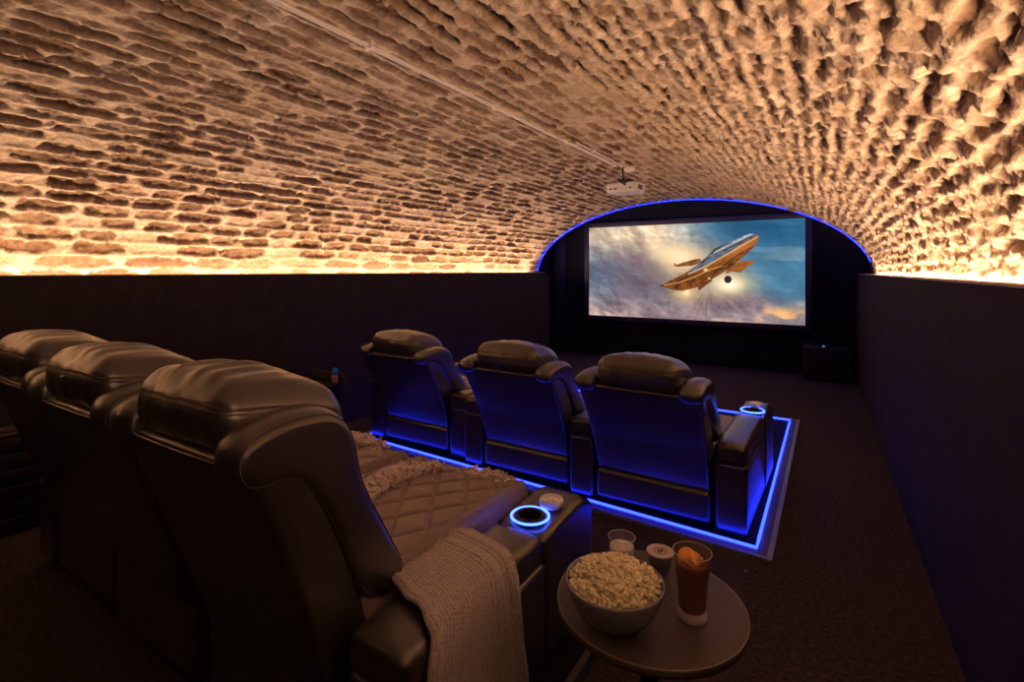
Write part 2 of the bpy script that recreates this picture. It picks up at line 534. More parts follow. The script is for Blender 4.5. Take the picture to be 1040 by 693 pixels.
YS = -0.8                             # the strips start here
ly = np.arange(YS, 6.6, 0.25)
led_line('light_strip', [(LX - 0.150, y, LEDGE - 0.030) for y in ly], 0.018, 0.008, 'warm', 'warm white light strip lying in the ledge along the left wall')
led_line('light_strip', [(RX(y) + 0.095, y, LEDGE - 0.036) for y in ly], 0.018, 0.008, 'warm', 'warm white light strip lying in the ledge along the right wall')
# area lamps added beside the strips to light the vault more evenly
def cove_fill_lamp(x, y, z, tilt, length, yaw, power):
    l = bpy.data.lights.new('cove_fill_lamp', 'AREA'); l.shape = 'RECTANGLE'; l.size = 0.02; l.size_y = length
    l.color = (1.0, 0.655, 0.425); l.energy = power
    o = bpy.data.objects.new('cove_fill_lamp', l); C.objects.link(o); o.location = (x, y, z)
    d = Vector((math.cos(tilt) * (1 if x < -1 else -1), 0, math.sin(tilt)))
    zax = -d; yax = Vector((-math.sin(yaw), math.cos(yaw), 0)); xax = yax.cross(zax).normalized(); yax = zax.cross(xax)
    o.rotation_euler = Matrix((xax, yax, zax)).transposed().to_euler()
    return o


LEN = 6.6 - YS; MID = (6.6 + YS) / 2
cove_fill_lamp(LX - 0.150, MID, LEDGE - 0.014, math.radians(COVE_TILT), LEN, 0.0, COVE_P)
cove_fill_lamp(RX(MID) + 0.100, MID, LEDGE - 0.020, math.radians(COVE_TILT), LEN, 0.02, COVE_P * 0.95)
pts = []
for k in range(2, 79):
    th = PI * k / 80
    x, z, nx, nz = vault_frame(Y1, th); pts.append((float(x + nx * 0.006), Y1 + 0.008, float(z + nz * 0.006)))
led_line('light_strip', pts, 0.0040, 0, 'archblue', 'blue light strip following the edge of the stone arch around the screen wall')


# ------------------------------------------------------------------ the screen and its picture
SX0, SX1, SZ0, SZ1, SY = -3.165, -0.272, 0.617, 1.955, 7.33
scr = thing('projection_screen', 'large framed screen showing a bronze flying ship above sunlit clouds', 'screen', ((SX0 + SX1) / 2, YF, SZ0))
ox, oy, oz = scr.location


def inpoly(x, y, P):
    r = np.zeros(x.shape, bool); n = len(P); j = n - 1
    for i in range(n):
        xi, yi = P[i]; xj, yj = P[j]
        c = ((yi > y) != (yj > y)) & (x < (xj - xi) * (y - yi) / ((yj - yi) or 1e-9) + xi)
        r ^= c; j = i
    return r


def segdist(x, y, P):
    d = np.full(x.shape, 1e9)
    for i in range(len(P) - 1):
        ax, ay = P[i]; bx, by = P[i + 1]
        vx, vy = bx - ax, by - ay
        t = np.clip(((x - ax) * vx + (y - ay) * vy) / (vx * vx + vy * vy), 0, 1)
        d = np.minimum(d, np.hypot(x - ax - t * vx, y - ay - t * vy))
    return d


def paint(w, hgt):
    """sRGB picture; w,hgt in 0..1 across and down the screen"""
    zL, zR = 7.86, 6.34
    t = w * zR / (zL + (zR - zL) * w)
    x = 35 + 950 * t
    top = 97 - 45 * t; bot = 483 + 39 * t
    y = top + hgt * (bot - top)
    def col(*c): return np.array(c, float) / 255
    n1 = fbm(w * 5 + 1, hgt * 4 + 3, 5, 81); n2 = fbm(w * 9, hgt * 8, 5, 85); n3 = fbm(w * 3, hgt * 9, 4, 89)
    img = np.zeros(w.shape + (3,))
    def mixc(img, c, k): return img * (1 - k[..., None]) + c * k[..., None]
    img += col(122, 128, 142)
    # teal sky right and top
    k = sstep(0.45, 0.85, w + 0.25 * (0.5 - hgt) + 0.25 * (n3 - 0.5)); img = mixc(img, col(84, 122, 146), k * 0.95)
    k = sstep(0.55, 0.0, hgt) * sstep(0.45, 0.75, w); img = mixc(img, col(52, 92, 122), k * 0.85)
    k = sstep(0.50, 0.75, n3) * sstep(0.6, 0.9, w) * (1 - np.abs(hgt - 0.35) * 1.5).clip(0, 1); img = mixc(img, col(140, 160, 168), k * 0.6)
    # warm cloud upper left
    k = np.exp(-((w - 0.24) / 0.25) ** 2 - ((hgt - 0.12) / 0.30) ** 2) * (0.55 + 0.9 * n2); img = mixc(img, col(246, 222, 190), k.clip(0, 0.95))
    k = np.exp(-((w - 0.06) / 0.12) ** 2 - ((hgt - 0.06) / 0.18) ** 2); img = mixc(img, col(206, 186, 168), k * 0.7)
    # blue grey gap left
    k = np.exp(-((w - 0.10) / 0.12) ** 2 - ((hgt - 0.50) / 0.16) ** 2) * sstep(0.3, 0.6, n1); img = mixc(img, col(98, 122, 142), k * 0.9)
    # violet cumulus towers
    k = np.exp(-((w - 0.265) / 0.055) ** 2 - ((hgt - 0.29) / 0.16) ** 2) * sstep(0.3, 0.55, n2); img = mixc(img, col(128, 106, 110), (k * 1.1).clip(0, 0.9))
    k = np.exp(-((w - 0.25) / 0.16) ** 2 - ((hgt - 0.62) / 0.17) ** 2) * sstep(0.3, 0.6, n1 * 0.5 + n2 * 0.5); img = mixc(img, col(120, 108, 118), (k * 1.2).clip(0, 0.9))
    # bottom bank
    k = sstep(0.66, 0.95, hgt + 0.25 * (n1 - 0.5)); img = mixc(img, col(160, 140, 142), k * 0.85)
    k = sstep(0.55, 0.7, n2) * sstep(0.6, 0.95, hgt); img = mixc(img, col(196, 172, 160), k * 0.6)
    k = np.exp(-((w - 0.70) / 0.14) ** 2 - ((hgt - 0.80) / 0.10) ** 2) * sstep(0.35, 0.6, n1); img = mixc(img, col(110, 96, 108), (k * 1.2).clip(0, 0.85))
    k = np.exp(-((w - 0.93) / 0.13) ** 2 - ((hgt - 0.95) / 0.10) ** 2) * sstep(0.40, 0.62, n2); img = mixc(img, col(226, 178, 130), (k * 1.3).clip(0, 0.9))
    img *= (0.86 + 0.28 * n2)[..., None]
    def dens(a, b): return fbm(a * 4.6 + 4, b * 3.0 + 1, 5, 121) + 0.25 * fbm(a * 13, b * 8, 3, 125)
    rel = dens(w, hgt) - dens(w + 0.012, hgt - 0.016)
    soft = sstep(0.95, 0.55, w + 0.35 * (0.6 - hgt)) 
    img *= (1 + np.clip(rel * 2.4, -0.22, 0.24) * (0.25 + 0.75 * soft))[..., None]
    dk_ = sstep(0.62, 0.85, dens(w * 0.9 + 0.3, hgt * 0.9)) * soft * sstep(0.1, 0.4, hgt)
    img = mixc(img, col(112, 100, 112), dk_ * 0.55)
    # sun glow
    for (cx, cy, sx, sy, c, a) in ((330, 180, 90, 40, (250, 228, 196), 0.55), (395, 215, 60, 34, (255, 238, 208), 0.7), (440, 225, 80, 50, (255, 232, 196), 1.0), (440, 230, 38, 24, (255, 252, 240), 1.0), (480, 255, 150, 80, (250, 205, 150), 0.6),
                                   (650, 340, 105, 60, (253, 220, 168), 0.9), (650, 345, 50, 28, (255, 248, 224), 1.0),
                                   (460, 380, 70, 45, (250, 214, 160), 0.75), (462, 378, 12, 14, (255, 245, 215), 1.0)):
        k = a * np.exp(-((x - cx) / sx) ** 2 - ((y - cy) / sy) ** 2); img = mixc(img, col(*c), k)
    an = np.arctan2(y - 345, x - 560)
    ray = sstep(0.52, 0.75, vnoise(an * 14, an * 0, 93)) * sstep(360, 400, y) * np.exp(-np.hypot(x - 540, y - 360) / 140)
    img = mixc(img, col(250, 212, 165), ray * 0.22)
    # the ship
    along = (x - 335) * 0.895 - (y - 352) * 0.447          # tail to nose
    across = (x - 335) * 0.447 + (y - 352) * 0.895         # + is belly
    streak = fbm(along / 26, across / 5, 4, 95); blot = fbm(x / 16, y / 16, 4, 97)
    bronze = col(150, 98, 56); dk = col(62, 44, 40)
    def part(P, c, sh=0.5):
        nonlocal img
        m = inpoly(x, y, P)
        base = mixc(np.broadcast_to(np.array(c), img.shape).copy(), dk, sstep(0.40, 0.75, blot * 0.4 + streak * 0.6) * sh * 0.9)
        img = np.where(m[..., None], base, img)
    part([(408, 264), (410, 250), (418, 258), (445, 249), (498, 234), (524, 231), (528, 248), (490, 262), (424, 268)], col(150, 104, 72))
    part([(630, 300), (655, 262), (700, 241), (725, 239), (768, 243), (765, 251), (742, 258), (722, 272), (700, 292), (665, 288)], col(160, 106, 64))
    part([(500, 352), (560, 325), (580, 326), (548, 350), (516, 373), (514, 358)], col(120, 76, 48))
    hull = [(333, 352), (365, 345), (392, 326), (430, 309), (470, 286), (520, 250), (560, 214), (600, 184), (650, 158), (705, 133), (745, 122), (777, 122), (782, 134),
            (772, 165), (745, 196), (706, 228), (664, 264), (622, 294), (580, 318), (548, 344), (500, 360), (450, 373), (405, 371), (370, 358)]
    part(hull, col(136, 90, 56), 0.95)
    mh = inpoly(x, y, hull); k = np.exp(-((along - 265) / 75) ** 2 - ((across - 2) / 18) ** 2) * sstep(0.35, 0.6, blot); img = np.where(mh[..., None], mixc(img, col(58, 42, 40), k.clip(0, 0.9)), img)
    k = np.exp(-((along - 120) / 80) ** 2 - ((across - 22) / 9) ** 2); img = np.where(mh[..., None], mixc(img, col(74, 54, 46), k * 0.7), img)
    m = inpoly(x, y, hull)
    k = sstep(26, 70, across + 40) * 0
    # polished belly of the nose
    k = np.exp(-((along - 410) / 95) ** 2 - ((across - 16) / 22) ** 2); img = np.where(m[..., None], mixc(img, col(196, 132, 80), k * 0.8), img)
    k = np.exp(-((along - 250) / 90) ** 2 - ((across - 18) / 10) ** 2); img = np.where(m[..., None], mixc(img, col(190, 128, 76), k * 0.5), img)
    deck = [(462, 292), (492, 272), (540, 232), (575, 203), (610, 178), (655, 155), (706, 132), (745, 121), (778, 124), (760, 136), (715, 158), (668, 190), (610, 226), (560, 258), (500, 290)]
    part(deck, col(112, 122, 134), 0.9)
    k = np.exp(-((across + 22) / 7) ** 2) * sstep(0.4, 0.6, streak); m2 = inpoly(x, y, deck); img = np.where(m2[..., None], mixc(img, col(206, 220, 228), k * 0.9), img)
    part([(560, 214), (585, 188), (620, 170), (640, 161), (634, 168), (600, 190), (575, 212)], col(96, 74, 66), 0.8)
    for P, wd, c in (([(400, 322), (412, 306), (436, 296), (455, 296)], 3, (170, 150, 130)), ([(470, 300), (560, 258), (640, 212), (720, 166), (775, 135)], 2.5, (226, 196, 160)),
                     ([(365, 350), (430, 336), (500, 312), (560, 282), (620, 262)], 2.2, (222, 160, 100)), ([(620, 262), (690, 215), (745, 185)], 2, (70, 48, 40))):
        k = 1 - sstep(wd * 0.6, wd * 1.4, segdist(x, y, P)); img = mixc(img, col(*c), k * 0.85)
    d = np.hypot((x - 645), (y - 322))
    k = 1 - sstep(15, 18, d); img = mixc(img, col(66, 50, 56), k)
    for cx, cy, rr in ((547, 280, 9), (563, 318, 6), (460, 383, 8)):
        k = np.exp(-((x - cx) / rr) ** 2 - ((y - cy) / (rr * 0.8)) ** 2); img = mixc(img, col(255, 226, 160), k)
    g_ = img.mean(-1, keepdims=True); img = g_ + (img - g_) * 1.22; img = (img - 0.5) * 1.10 + 0.49
    img = np.clip(img, 0, 1)
    return np.where(img <= 0.04045, img / 12.92, ((img + 0.055) / 1.055) ** 2.4)


NX, NZ = 600, 280
gw, gh = np.meshgrid(np.linspace(0, 1, NX), np.linspace(0, 1, NZ))
pic = paint(gw, gh)
V = np.stack([SX0 + gw * (SX1 - SX0) - ox, np.full(gw.shape, SY - oy), SZ1 + gh * (SZ0 - SZ1) - oz], -1).reshape(-1, 3)
i = np.arange(NZ - 1)[:, None] * NX + np.arange(NX - 1)[None, :]
Fq = np.stack([i, i + NX, i + NX + 1, i + 1], -1).reshape(-1, 4)
me = bpy.data.meshes.new('picture')
me.vertices.add(len(V)); me.vertices.foreach_set('co', V.ravel())
me.loops.add(Fq.size); me.loops.foreach_set('vertex_index', Fq.ravel().astype(np.int32))
me.polygons.add(len(Fq)); me.polygons.foreach_set('loop_start', np.arange(0, Fq.size, 4, dtype=np.int32))
ca = me.attributes.new('picture', 'FLOAT_COLOR', 'POINT')
ca.data.foreach_set('color', np.concatenate([pic.reshape(-1, 3), np.ones((len(V), 1))], 1).ravel().astype(np.float32))
me.update(calc_edges=True)
pm = bpy.data.materials.new('projected_picture'); pm.use_nodes = True
nt = pm.node_tree; nt.nodes.remove(nt.nodes['Principled BSDF'])
em = nt.nodes.new('ShaderNodeEmission'); at = nt.nodes.new('ShaderNodeAttribute'); at.attribute_name = 'picture'
nt.links.new(at.outputs['Color'], em.inputs['Color']); em.inputs['Strength'].default_value = 1.0
nt.links.new(em.outputs['Emission'], nt.nodes['Material Output'].inputs['Surface'])
me.materials.append(pm)
po = bpy.data.objects.new('picture', me); C.objects.link(po); po.parent = scr
fw = 0.075
x0, x1, z0, z1 = SX0 - ox, SX1 - ox, 0.0, SZ1 - SZ0
fy0, fy1 = SY - oy - 0.02, SY - oy + 0.045
for b in (bevbox(x0 - fw, x0, fy0, fy1, z0 - fw, z1 + fw), bevbox(x1, x1 + fw, fy0, fy1, z0 - fw, z1 + fw),
          bevbox(x0, x1, fy0, fy1, z1, z1 + fw), bevbox(x0, x1, fy0, fy1, z0 - fw, z0)):
    obj('frame_bar', b, 'frame', scr)
obj('backing_panel', box(x0 - 0.02, x1 + 0.02, SY - oy + 0.004, -0.002, z0 - 0.02, z1 + 0.02), 'black', scr, smooth=False)

# subwoofer in the far right corner
sub = thing('subwoofer', 'black box subwoofer on the floor in the far right corner below the screen', 'speaker', (-0.045, 7.0, 0))
obj('cabinet', bevbox(-0.235, 0.235, 0, 0.34, 0.018, 0.405, 0.008), mat('sub_vinyl', (0.012, 0.011, 0.012), 0.6), sub)
obj('grille', bevbox(-0.215, 0.215, -0.012, 0.004, 0.035, 0.385, 0.006), mat('sub_grille', (0.007, 0.007, 0.008), 0.9, bump=0.5, bscale=600), sub)
for sx in (-1, 1):
    for yy in (0.05, 0.29):
        obj('foot', move(cyl(0.02, 0, 0.02, 16), sx * 0.18, yy, 0), 'black', sub)
obj('status_light', move(lathe([(0.016, 0.0), (0.016, 0.006), (0.010, 0.012)], 16), -0.03, 0.04, 0.404), 'ledblue', sub)


# ------------------------------------------------------------------ platforms
def platform(name, label, quad, led, DECK):
    """quad: outer corners (anticlockwise from the near left); a low deck with a metal nosing"""
    cx = sum(p[0] for p in quad) / 4; cy = sum(p[1] for p in quad) / 4
    t = thing(name, label, 'platform', (cx, cy, 0))
    Q = [np.array((p[0] - cx, p[1] - cy)) for p in quad]
    def inset(d):
        out = []
        for k in range(4):
            a = Q[k] - Q[k - 1]; b = Q[(k + 1) % 4] - Q[k]
            a = a / np.linalg.norm(a); b = b / np.linalg.norm(b)
            na = np.array((-a[1], a[0])); nb = np.array((-b[1], b[0]))
            bis = na + nb
            out.append(Q[k] + bis / bis.dot(nb) * d)
        return out
    def ringvf(d0, d1, z0, z1, k):
        A = inset(d0); B = inset(d1); j = (k + 1) % 4
        v = [(*A[k], z0), (*A[j], z0), (*B[j], z0), (*B[k], z0), (*A[k], z1), (*A[j], z1), (*B[j], z1), (*B[k], z1)]
        return v, [(3, 2, 1, 0), (4, 5, 6, 7), (0, 1, 5, 4), (1, 2, 6, 5), (2, 3, 7, 6), (3, 0, 4, 7)]
    D = inset(0.022)
    v = [(*p, 0.0) for p in D] + [(*p, DECK - 0.004) for p in D]
    obj('deck', (v, [(3, 2, 1, 0), (4, 5, 6, 7)] + [(k, (k + 1) % 4, (k + 1) % 4 + 4, k + 4) for k in range(4)]), 'deckcarpet', t, smooth=False)
    for k in range(4):
        obj('edge_trim', ringvf(0.0, 0.022, 0.0, DECK - 0.001, k), 'alu' if led else 'dullalu', t, smooth=False)
    if led:
        rim = mat('kerb_paint', (0.085, 0.08, 0.085), 0.6)
        for k in range(4):
            obj('border_panel', ringvf(0.0225, 0.062, 0.001, DECK - 0.002, k), rim, t, smooth=False)
        L = inset(0.070); pts = []
        for k in range(4):
            for s in np.linspace(0, 1, 24, endpoint=False):
                p = L[k] * (1 - s) + L[(k + 1) % 4] * s; pts.append((p[0], p[1], DECK + 0.003))
        obj('light_strip', tube(pts, 0.0075, 6, closed=True), 'blue', t, smooth=False)
    return t


platform('seating_platform', 'low dark platform edged with a glowing blue light strip under the front row', [(-3.145, 2.69), (-0.222, 2.535), (-0.228, 5.055), (-3.145, 5.10)], True, FDECK)
platform('seating_platform', 'low dark platform with a metal edge under the near row of recliners', [(-2.93, 0.86), (-0.665, 0.86), (-0.665, 1.93), (-2.97, 1.93)], False, DECK)


# ------------------------------------------------------------------ recliners
CACHE = {}


def cached(name, key, build, m, parent, smooth=True, sharp=None):
    if key in CACHE:
        o = bpy.data.objects.new(name, CACHE[key]); C.objects.link(o); o.parent = parent
        return o
    o = obj(name, build(), m, parent, smooth=smooth, sharp=sharp)
    CACHE[key] = o.data
    return o


def bool_cut(vf, cutter):
    a = obj('tmp_a', vf, 'leather'); b = obj('tmp_b', cutter, 'leather')
    md = a.modifiers.new('b', 'BOOLEAN'); md.operation = 'DIFFERENCE'; md.object = b; md.solver = 'EXACT'
    dg = bpy.context.evaluated_depsgraph_get()
    me = bpy.data.meshes.new_from_object(a.evaluated_get(dg))
    out = [tuple(v.co) for v in me.vertices], [tuple(p.vertices) for p in me.polygons]
    for o in (a, b): bpy.data.objects.remove(o)
    return out


class Row:
    def __init__(s, **k): s.__dict__.update(k)


NEAR = Row(k='near', ztop=1.0, hw=0.290, base=0.29, lean=0.0, drop=0.0, fine=True, armw=(0.310, 0.500))
FRONT = Row(k='front', ztop=0.68, hw=0.310, base=0.18, lean=1.5, drop=0.03, fine=False, armw=(0.312, 0.463))


def recliner(row, label, loc, rz, arms, group):
    R = row
    t = thing('recliner', label, 'armchair', loc, rz, group)
    K = R.k
    zs = R.ztop                      # scale of everything above the arms
    def sz(z): return 0.42 + (z - 0.42) * zs if z > 0.42 else z
    ca_, sa_ = math.cos(math.radians(R.lean)), math.sin(math.radians(R.lean))
    def rec(vf):                     # the whole back reclines about the rear of the seat
        if not R.lean: return vf
        return xf(vf, lambda x, y, z: (x, 0.06 + (y - 0.06) * ca_ - (z - 0.30) * sa_, 0.30 - R.drop + (y - 0.06) * sa_ + (z - 0.30) * ca_))
    # base
    hb = (0.05 + R.base) / 2
    cached('base', (K, 'base'), lambda: move(rbox(R.hw - 0.012, 0.36, R.base / 2 - 0.01, 0.025, (8, 10, 6)), 0, 0.36, R.base / 2 + 0.01), 'leather', t)
    # seat: quilted middle between two smooth rolls, dropping to the footrest
    def seat():
        hx, hy, hz = R.hw - 0.006, 0.42, 0.085
        nx, ny = (120, 170) if R.fine else (40, 56)
        def fn(p, u):
            x, y, z = p
            if u[2] > 0.5 or (u[1] > 0.9):
                e = abs(x) / hx
                roll = 0.022 * math.exp(-((e - 0.91) / 0.07) ** 2)
                dish = 0.0
                if e < 0.83:
                    a = x / 0.135 + y / 0.190; b = x / 0.135 - y / 0.190
                    d = min(abs(a - round(a)), abs(b - round(b)))
                    dish = 0.009 * (1 - math.exp(-(d / 0.07) ** 2)) + 0.010 * d - 0.006
                groove = -0.010 * math.exp(-((e - 0.84) / 0.018) ** 2)
                crown = 0.028 * (1 - (y / hy) ** 2)
                wr = 0.006 * (float(vnoise(x * 9 + 5, y * 26, 5)) - 0.5) * (1 if e > 0.74 else 0.4)
                z += roll + dish + groove + crown + wr if u[2] > 0.5 else 0
                if u[2] <= 0.5 : y += dish * 0.5
            return (x, y, z)
        return move(rbox(hx, hy, hz, 0.05, (nx, ny, 6), fn), 0, 0.50, R.base + 0.055)
    cached('seat', (K, 'seat'), seat, 'quilt', t)
    # footrest panel below the seat's front edge
    cached('footrest', (K, 'foot'), lambda: move(rbox(R.hw - 0.02, 0.025, 0.13, 0.02, (8, 3, 6)), 0, 0.90, 0.155), 'leather', t)
    # back shell: leaning slab
    def back():
        def fn(p, u):
            x, y, z = p
            f = (z + 0.33) / 0.66
            x *= 0.955 + 0.045 * f
            zz = sz(z + 0.53)
            yr = 0.015 - 0.205 * f - 0.025 * f * f
            bul = 0.010 * (1 - (x / R.hw) ** 2) * math.sin(PI * min(1, max(0, f)))
            return (x, y + yr + (-bul if y < 0 else 0) + 0.075, zz)
        return rec(rbox(R.hw - 0.004, 0.075, 0.33, 0.022, (14, 4, 16), fn))
    cached('backrest', (K, 'back'), back, 'leather', t)
    # front cushions of the back: three soft rolls
    for q, z0 in enumerate((0.45, 0.60, 0.74)):
        f = (z0 - 0.2) / 0.66
        def roll(z0=z0, f=f):
            def fn(p, u):
                x, y, z = p
                return (x, y + 0.145 - 0.225 * f - z * 0.36, sz(z0 + z))
            return rec(rbox(0.195, 0.055, 0.078, 0.045, (12, 3, 4), fn))
        cached('back_cushion', (K, 'roll', q), roll, 'quilt', t)
    # side wings: shoulder roll that turns down the front edge to the seat
    prof = [(-.232, .832), (-.240, .872), (-.222, .915), (-.165, .938), (-.08, .944), (.0, .926), (.052, .868), (.090, .735), (.174, .575), (.222, .475), (.205, .425), (.140, .41),
            (.072, .463), (.008, .60), (-.046, .712), (-.085, .772), (-.13, .800), (-.20, .806)]
    prof = [(y, sz(z)) for y, z in prof]
    for s in (-1, 1):
        w = cached('wing', (K, 'wing', s), lambda s=s: rec(bolster(prof, s * (R.hw + 0.006), s * (R.hw - 0.105), 0.050, n=6, seg=6, ri=0.030)), 'leather', t)
        if R.fine:
            def seam(s=s):
                P = spline(prof, 6)
                n = len(P); nor = []
                for q in range(n):
                    d = P[(q + 2) % n] - P[q - 2]; d = d / np.linalg.norm(d); nor.append(np.array([d[1], -d[0]]))
                ar = sum(P[q][0] * P[(q + 1) % n][1] - P[(q + 1) % n][0] * P[q][1] for q in range(n))
                sg = 1 if ar > 0 else -1
                a = 0.62
                xx = s * (R.hw + 0.006 - 0.050 * (1 - math.cos(a)))
                d = 0.030 * (1 - math.sin(a)) - 0.0005
                pts = [(xx, *(P[q] - sg * nor[q] * d)) for q in range(n)]
                return tube(pts, 0.0017, 5, closed=True)
            cached('seam', (K, 'wseam', s), seam, 'thread', w)
    # headrest pillow
    HX, HY, HZ, HR = 0.210, 0.166, 0.080, 0.062
    def hfn(p, u):
        x, y, z = p
        if u[2] > 0:
            z += 0.034 * (1 - u[0] ** 2) * (1 - 0.8 * u[1] ** 2) * max(0, u[2])
        z -= 0.16 * y + 0.30 * max(0, y) ** 2 * 4
        # gathered wrinkles running from the rear seam to the front
        wv = 1.9 * (float(vnoise(x * 34 + 0.8 * y * 8, y * 4 + 3, 9)) - 0.5)
        wv += 0.6 * (float(vnoise(x * 70 + 1.0 * y * 10, y * 6, 13)) - 0.5)
        amp = 0.0085 if u[2] > 0.2 else 0.005
        if not R.fine: amp *= 0.35
        if abs(u[2]) < 0.75: amp *= 0.3
        z += wv * amp * (0.25 + 0.75 * min(1, max(0, 1 - abs(u[0]) ** 4)))
        if u[1] < -0.5: y += wv * 0.004 - 0.012 * max(0, 1 - u[0] ** 2) * max(0, 1 - u[2] ** 2)
        # the seam pinches the rear and side faces
        e = math.exp(-((u[2] - 0.42) / 0.16) ** 2) if abs(u[2]) < 0.99 else 0
        y *= 1 - 0.02 * e; x *= 1 - 0.015 * e
        return np.array((x, y - 0.046, z))
    def hplace(p): return (p[0], p[1] - 0.005 , sz(0.875) + 0.028 + p[2])
    def head():
        n = (44, 26, 8) if R.fine else (24, 14, 5)
        return rec(xf(rbox(HX, HY, HZ, HR, n, hfn), lambda *p: hplace(p)))
    hd = cached('headrest', (K, 'head'), head, 'leather', t)
    def hseam(zu, rad):
        h = np.array((HX, HY, HZ)); pts = []
        for (a, b) in (((-1, -1), (1, -1)), ((1, -1), (1, 1)), ((1, 1), (-1, 1)), ((-1, 1), (-1, -1))):
            for q in np.linspace(0, 1, 22, endpoint=False):
                u = np.array((a[0] + (b[0] - a[0]) * q, a[1] + (b[1] - a[1]) * q, zu))
                pts.append(hplace(hfn(rb_map(u, h, HR), u)))
        return rec(tube(pts, rad, 5, closed=True))
    cached('seam', (K, 'hseam'), lambda: hseam(0.44, 0.0028 if R.fine else 0.0022), 'thread', hd)
    if R.fine:
        cached('seam', (K, 'hseam2'), lambda: hseam(0.30, 0.0016), 'thread', hd)
        # welt along the top of the back shell
        cached('welt', (K, 'welt'), lambda: tube([(x, -0.222 + 0.004 * (x / 0.2) ** 2, sz(0.852)) for x in np.linspace(-0.265, 0.265, 16)], 0.004, 6), 'leather', t)
    # arms
    a0, a1 = R.armw
    for s in arms:
        arm = cached('arm', (K, 'arm', s), lambda s=s: move(rbox((a1 - a0) / 2 - 0.004, 0.315, 0.165, 0.02, (6, 12, 8)), s * (a0 + a1) / 2, 0.318, 0.168), 'leather', t)
        cached('arm_pad', (K, 'pad', s), lambda s=s: move(rbox((a1 - a0) / 2, 0.306, 0.048, 0.030, (8, 16, 4),
               lambda p, u: (p[0], p[1], p[2] + (0.012 * (1 - u[0] ** 2) * (1 - 0.5 * u[1] ** 4) if u[2] > 0 else 0))), s * (a0 + a1) / 2, 0.307, 0.378), 'leather', arm)
        cached('welt', (K, 'armwelt', s), lambda s=s: tube([(s * (a0 + a1) / 2 + dx * ((a1 - a0) / 2 - 0.001), y, 0.326) for dx, y in
               ((-0.85, 0.004), (0, 0.002), (0.85, 0.004), (0.99, 0.02), (1, 0.2), (1, 0.4), (1, 0.62))] if s > 0 else
               [(s * (a0 + a1) / 2 + dx * ((a1 - a0) / 2 - 0.001), y, 0.326) for dx, y in
               ((0.85, 0.004), (0, 0.002), (-0.85, 0.004), (-0.99, 0.02), (-1, 0.2), (-1, 0.4), (-1, 0.62))], 0.0035, 5), 'leather', arm)
        ax = s * (a0 + a1) / 2; ry = 0.688
        def cons(s=s):
            def fn(p, u):
                x, y, z = p
                if u[2] > 0: z += 0.020 * math.sin(min(1, max(0, (y + 0.19) / 0.30)) * PI / 2) - 0.05 * max(0, (y - 0.08) / 0.11) ** 2
                return (x, y, z)
            vf = move(rbox((a1 - a0) / 2 + 0.002, 0.19, 0.205, 0.030, (8, 12, 10), fn), ax, 0.808, 0.211)
            return bool_cut(vf, move(cyl(0.041, 0.33, 0.6, 36), ax, ry, 0))
        con = cached('console', (K, 'console', s), cons, 'leather', t, sharp=40)
        zr = 0.434
        cup = cached('cup_holder', (K, 'cup', s), lambda: move(lathe([(0.0, 0.348), (0.036, 0.348), (0.0385, 0.36), (0.0385, zr + 0.001), (0.041, zr + 0.006), (0.052, zr + 0.005), (0.058, zr - 0.003), (0.0405, zr - 0.006), (0.0405, 0.345), (0.0, 0.345)], 40, cap=False), ax, ry, 0), 'black', con)
        cached('light_ring', (K, 'ring', s), lambda: move(tube([(0.0625 * math.cos(q), 0.0625 * math.sin(q), zr + 0.001) for q in np.linspace(0, 2 * PI, 48, endpoint=False)], 0.0042, 6, closed=True), ax, ry, 0), 'ringblue', con)
    return t


gN = 'black leather recliners of the near row'
NY_ = 0.79
recliner(NEAR, 'closest black leather recliner with the knitted throw over its right arm', (-1.255, NY_, DECK), 0, (1,), gN)
recliner(NEAR, 'middle black leather recliner of the near row, between two others', (-1.862, NY_, DECK), 0, (), gN)
recliner(NEAR, 'black leather recliner at the far left end of the near row', (-2.472, NY_ + 0.02, DECK), 0, (-1,), gN)
gF = 'black leather recliners of the front row'
rzF = -0.02; FS = 1.028
def fy(x): return 2.640 - 0.065 * (x + 0.32)
for x, lab, arms in ((-2.572, 'left black leather recliner of the front row, its back lit blue from below', (-1, 1)),
                     (-1.612, 'middle black leather recliner of the front row', (-1,)),
                     (-0.812, 'right black leather recliner of the front row with glowing cup holder', (-1, 1))):
    fr_ = recliner(FRONT, lab, (x, fy(x), FDECK), rzF, arms, gF)
    fr_.scale = (FS, FS, FS)
def front_pt(x, lx, ly):
    return (x + FS * (lx * math.cos(rzF) - ly * math.sin(rzF)), fy(x) + FS * (lx * math.sin(rzF) + ly * math.cos(rzF)))


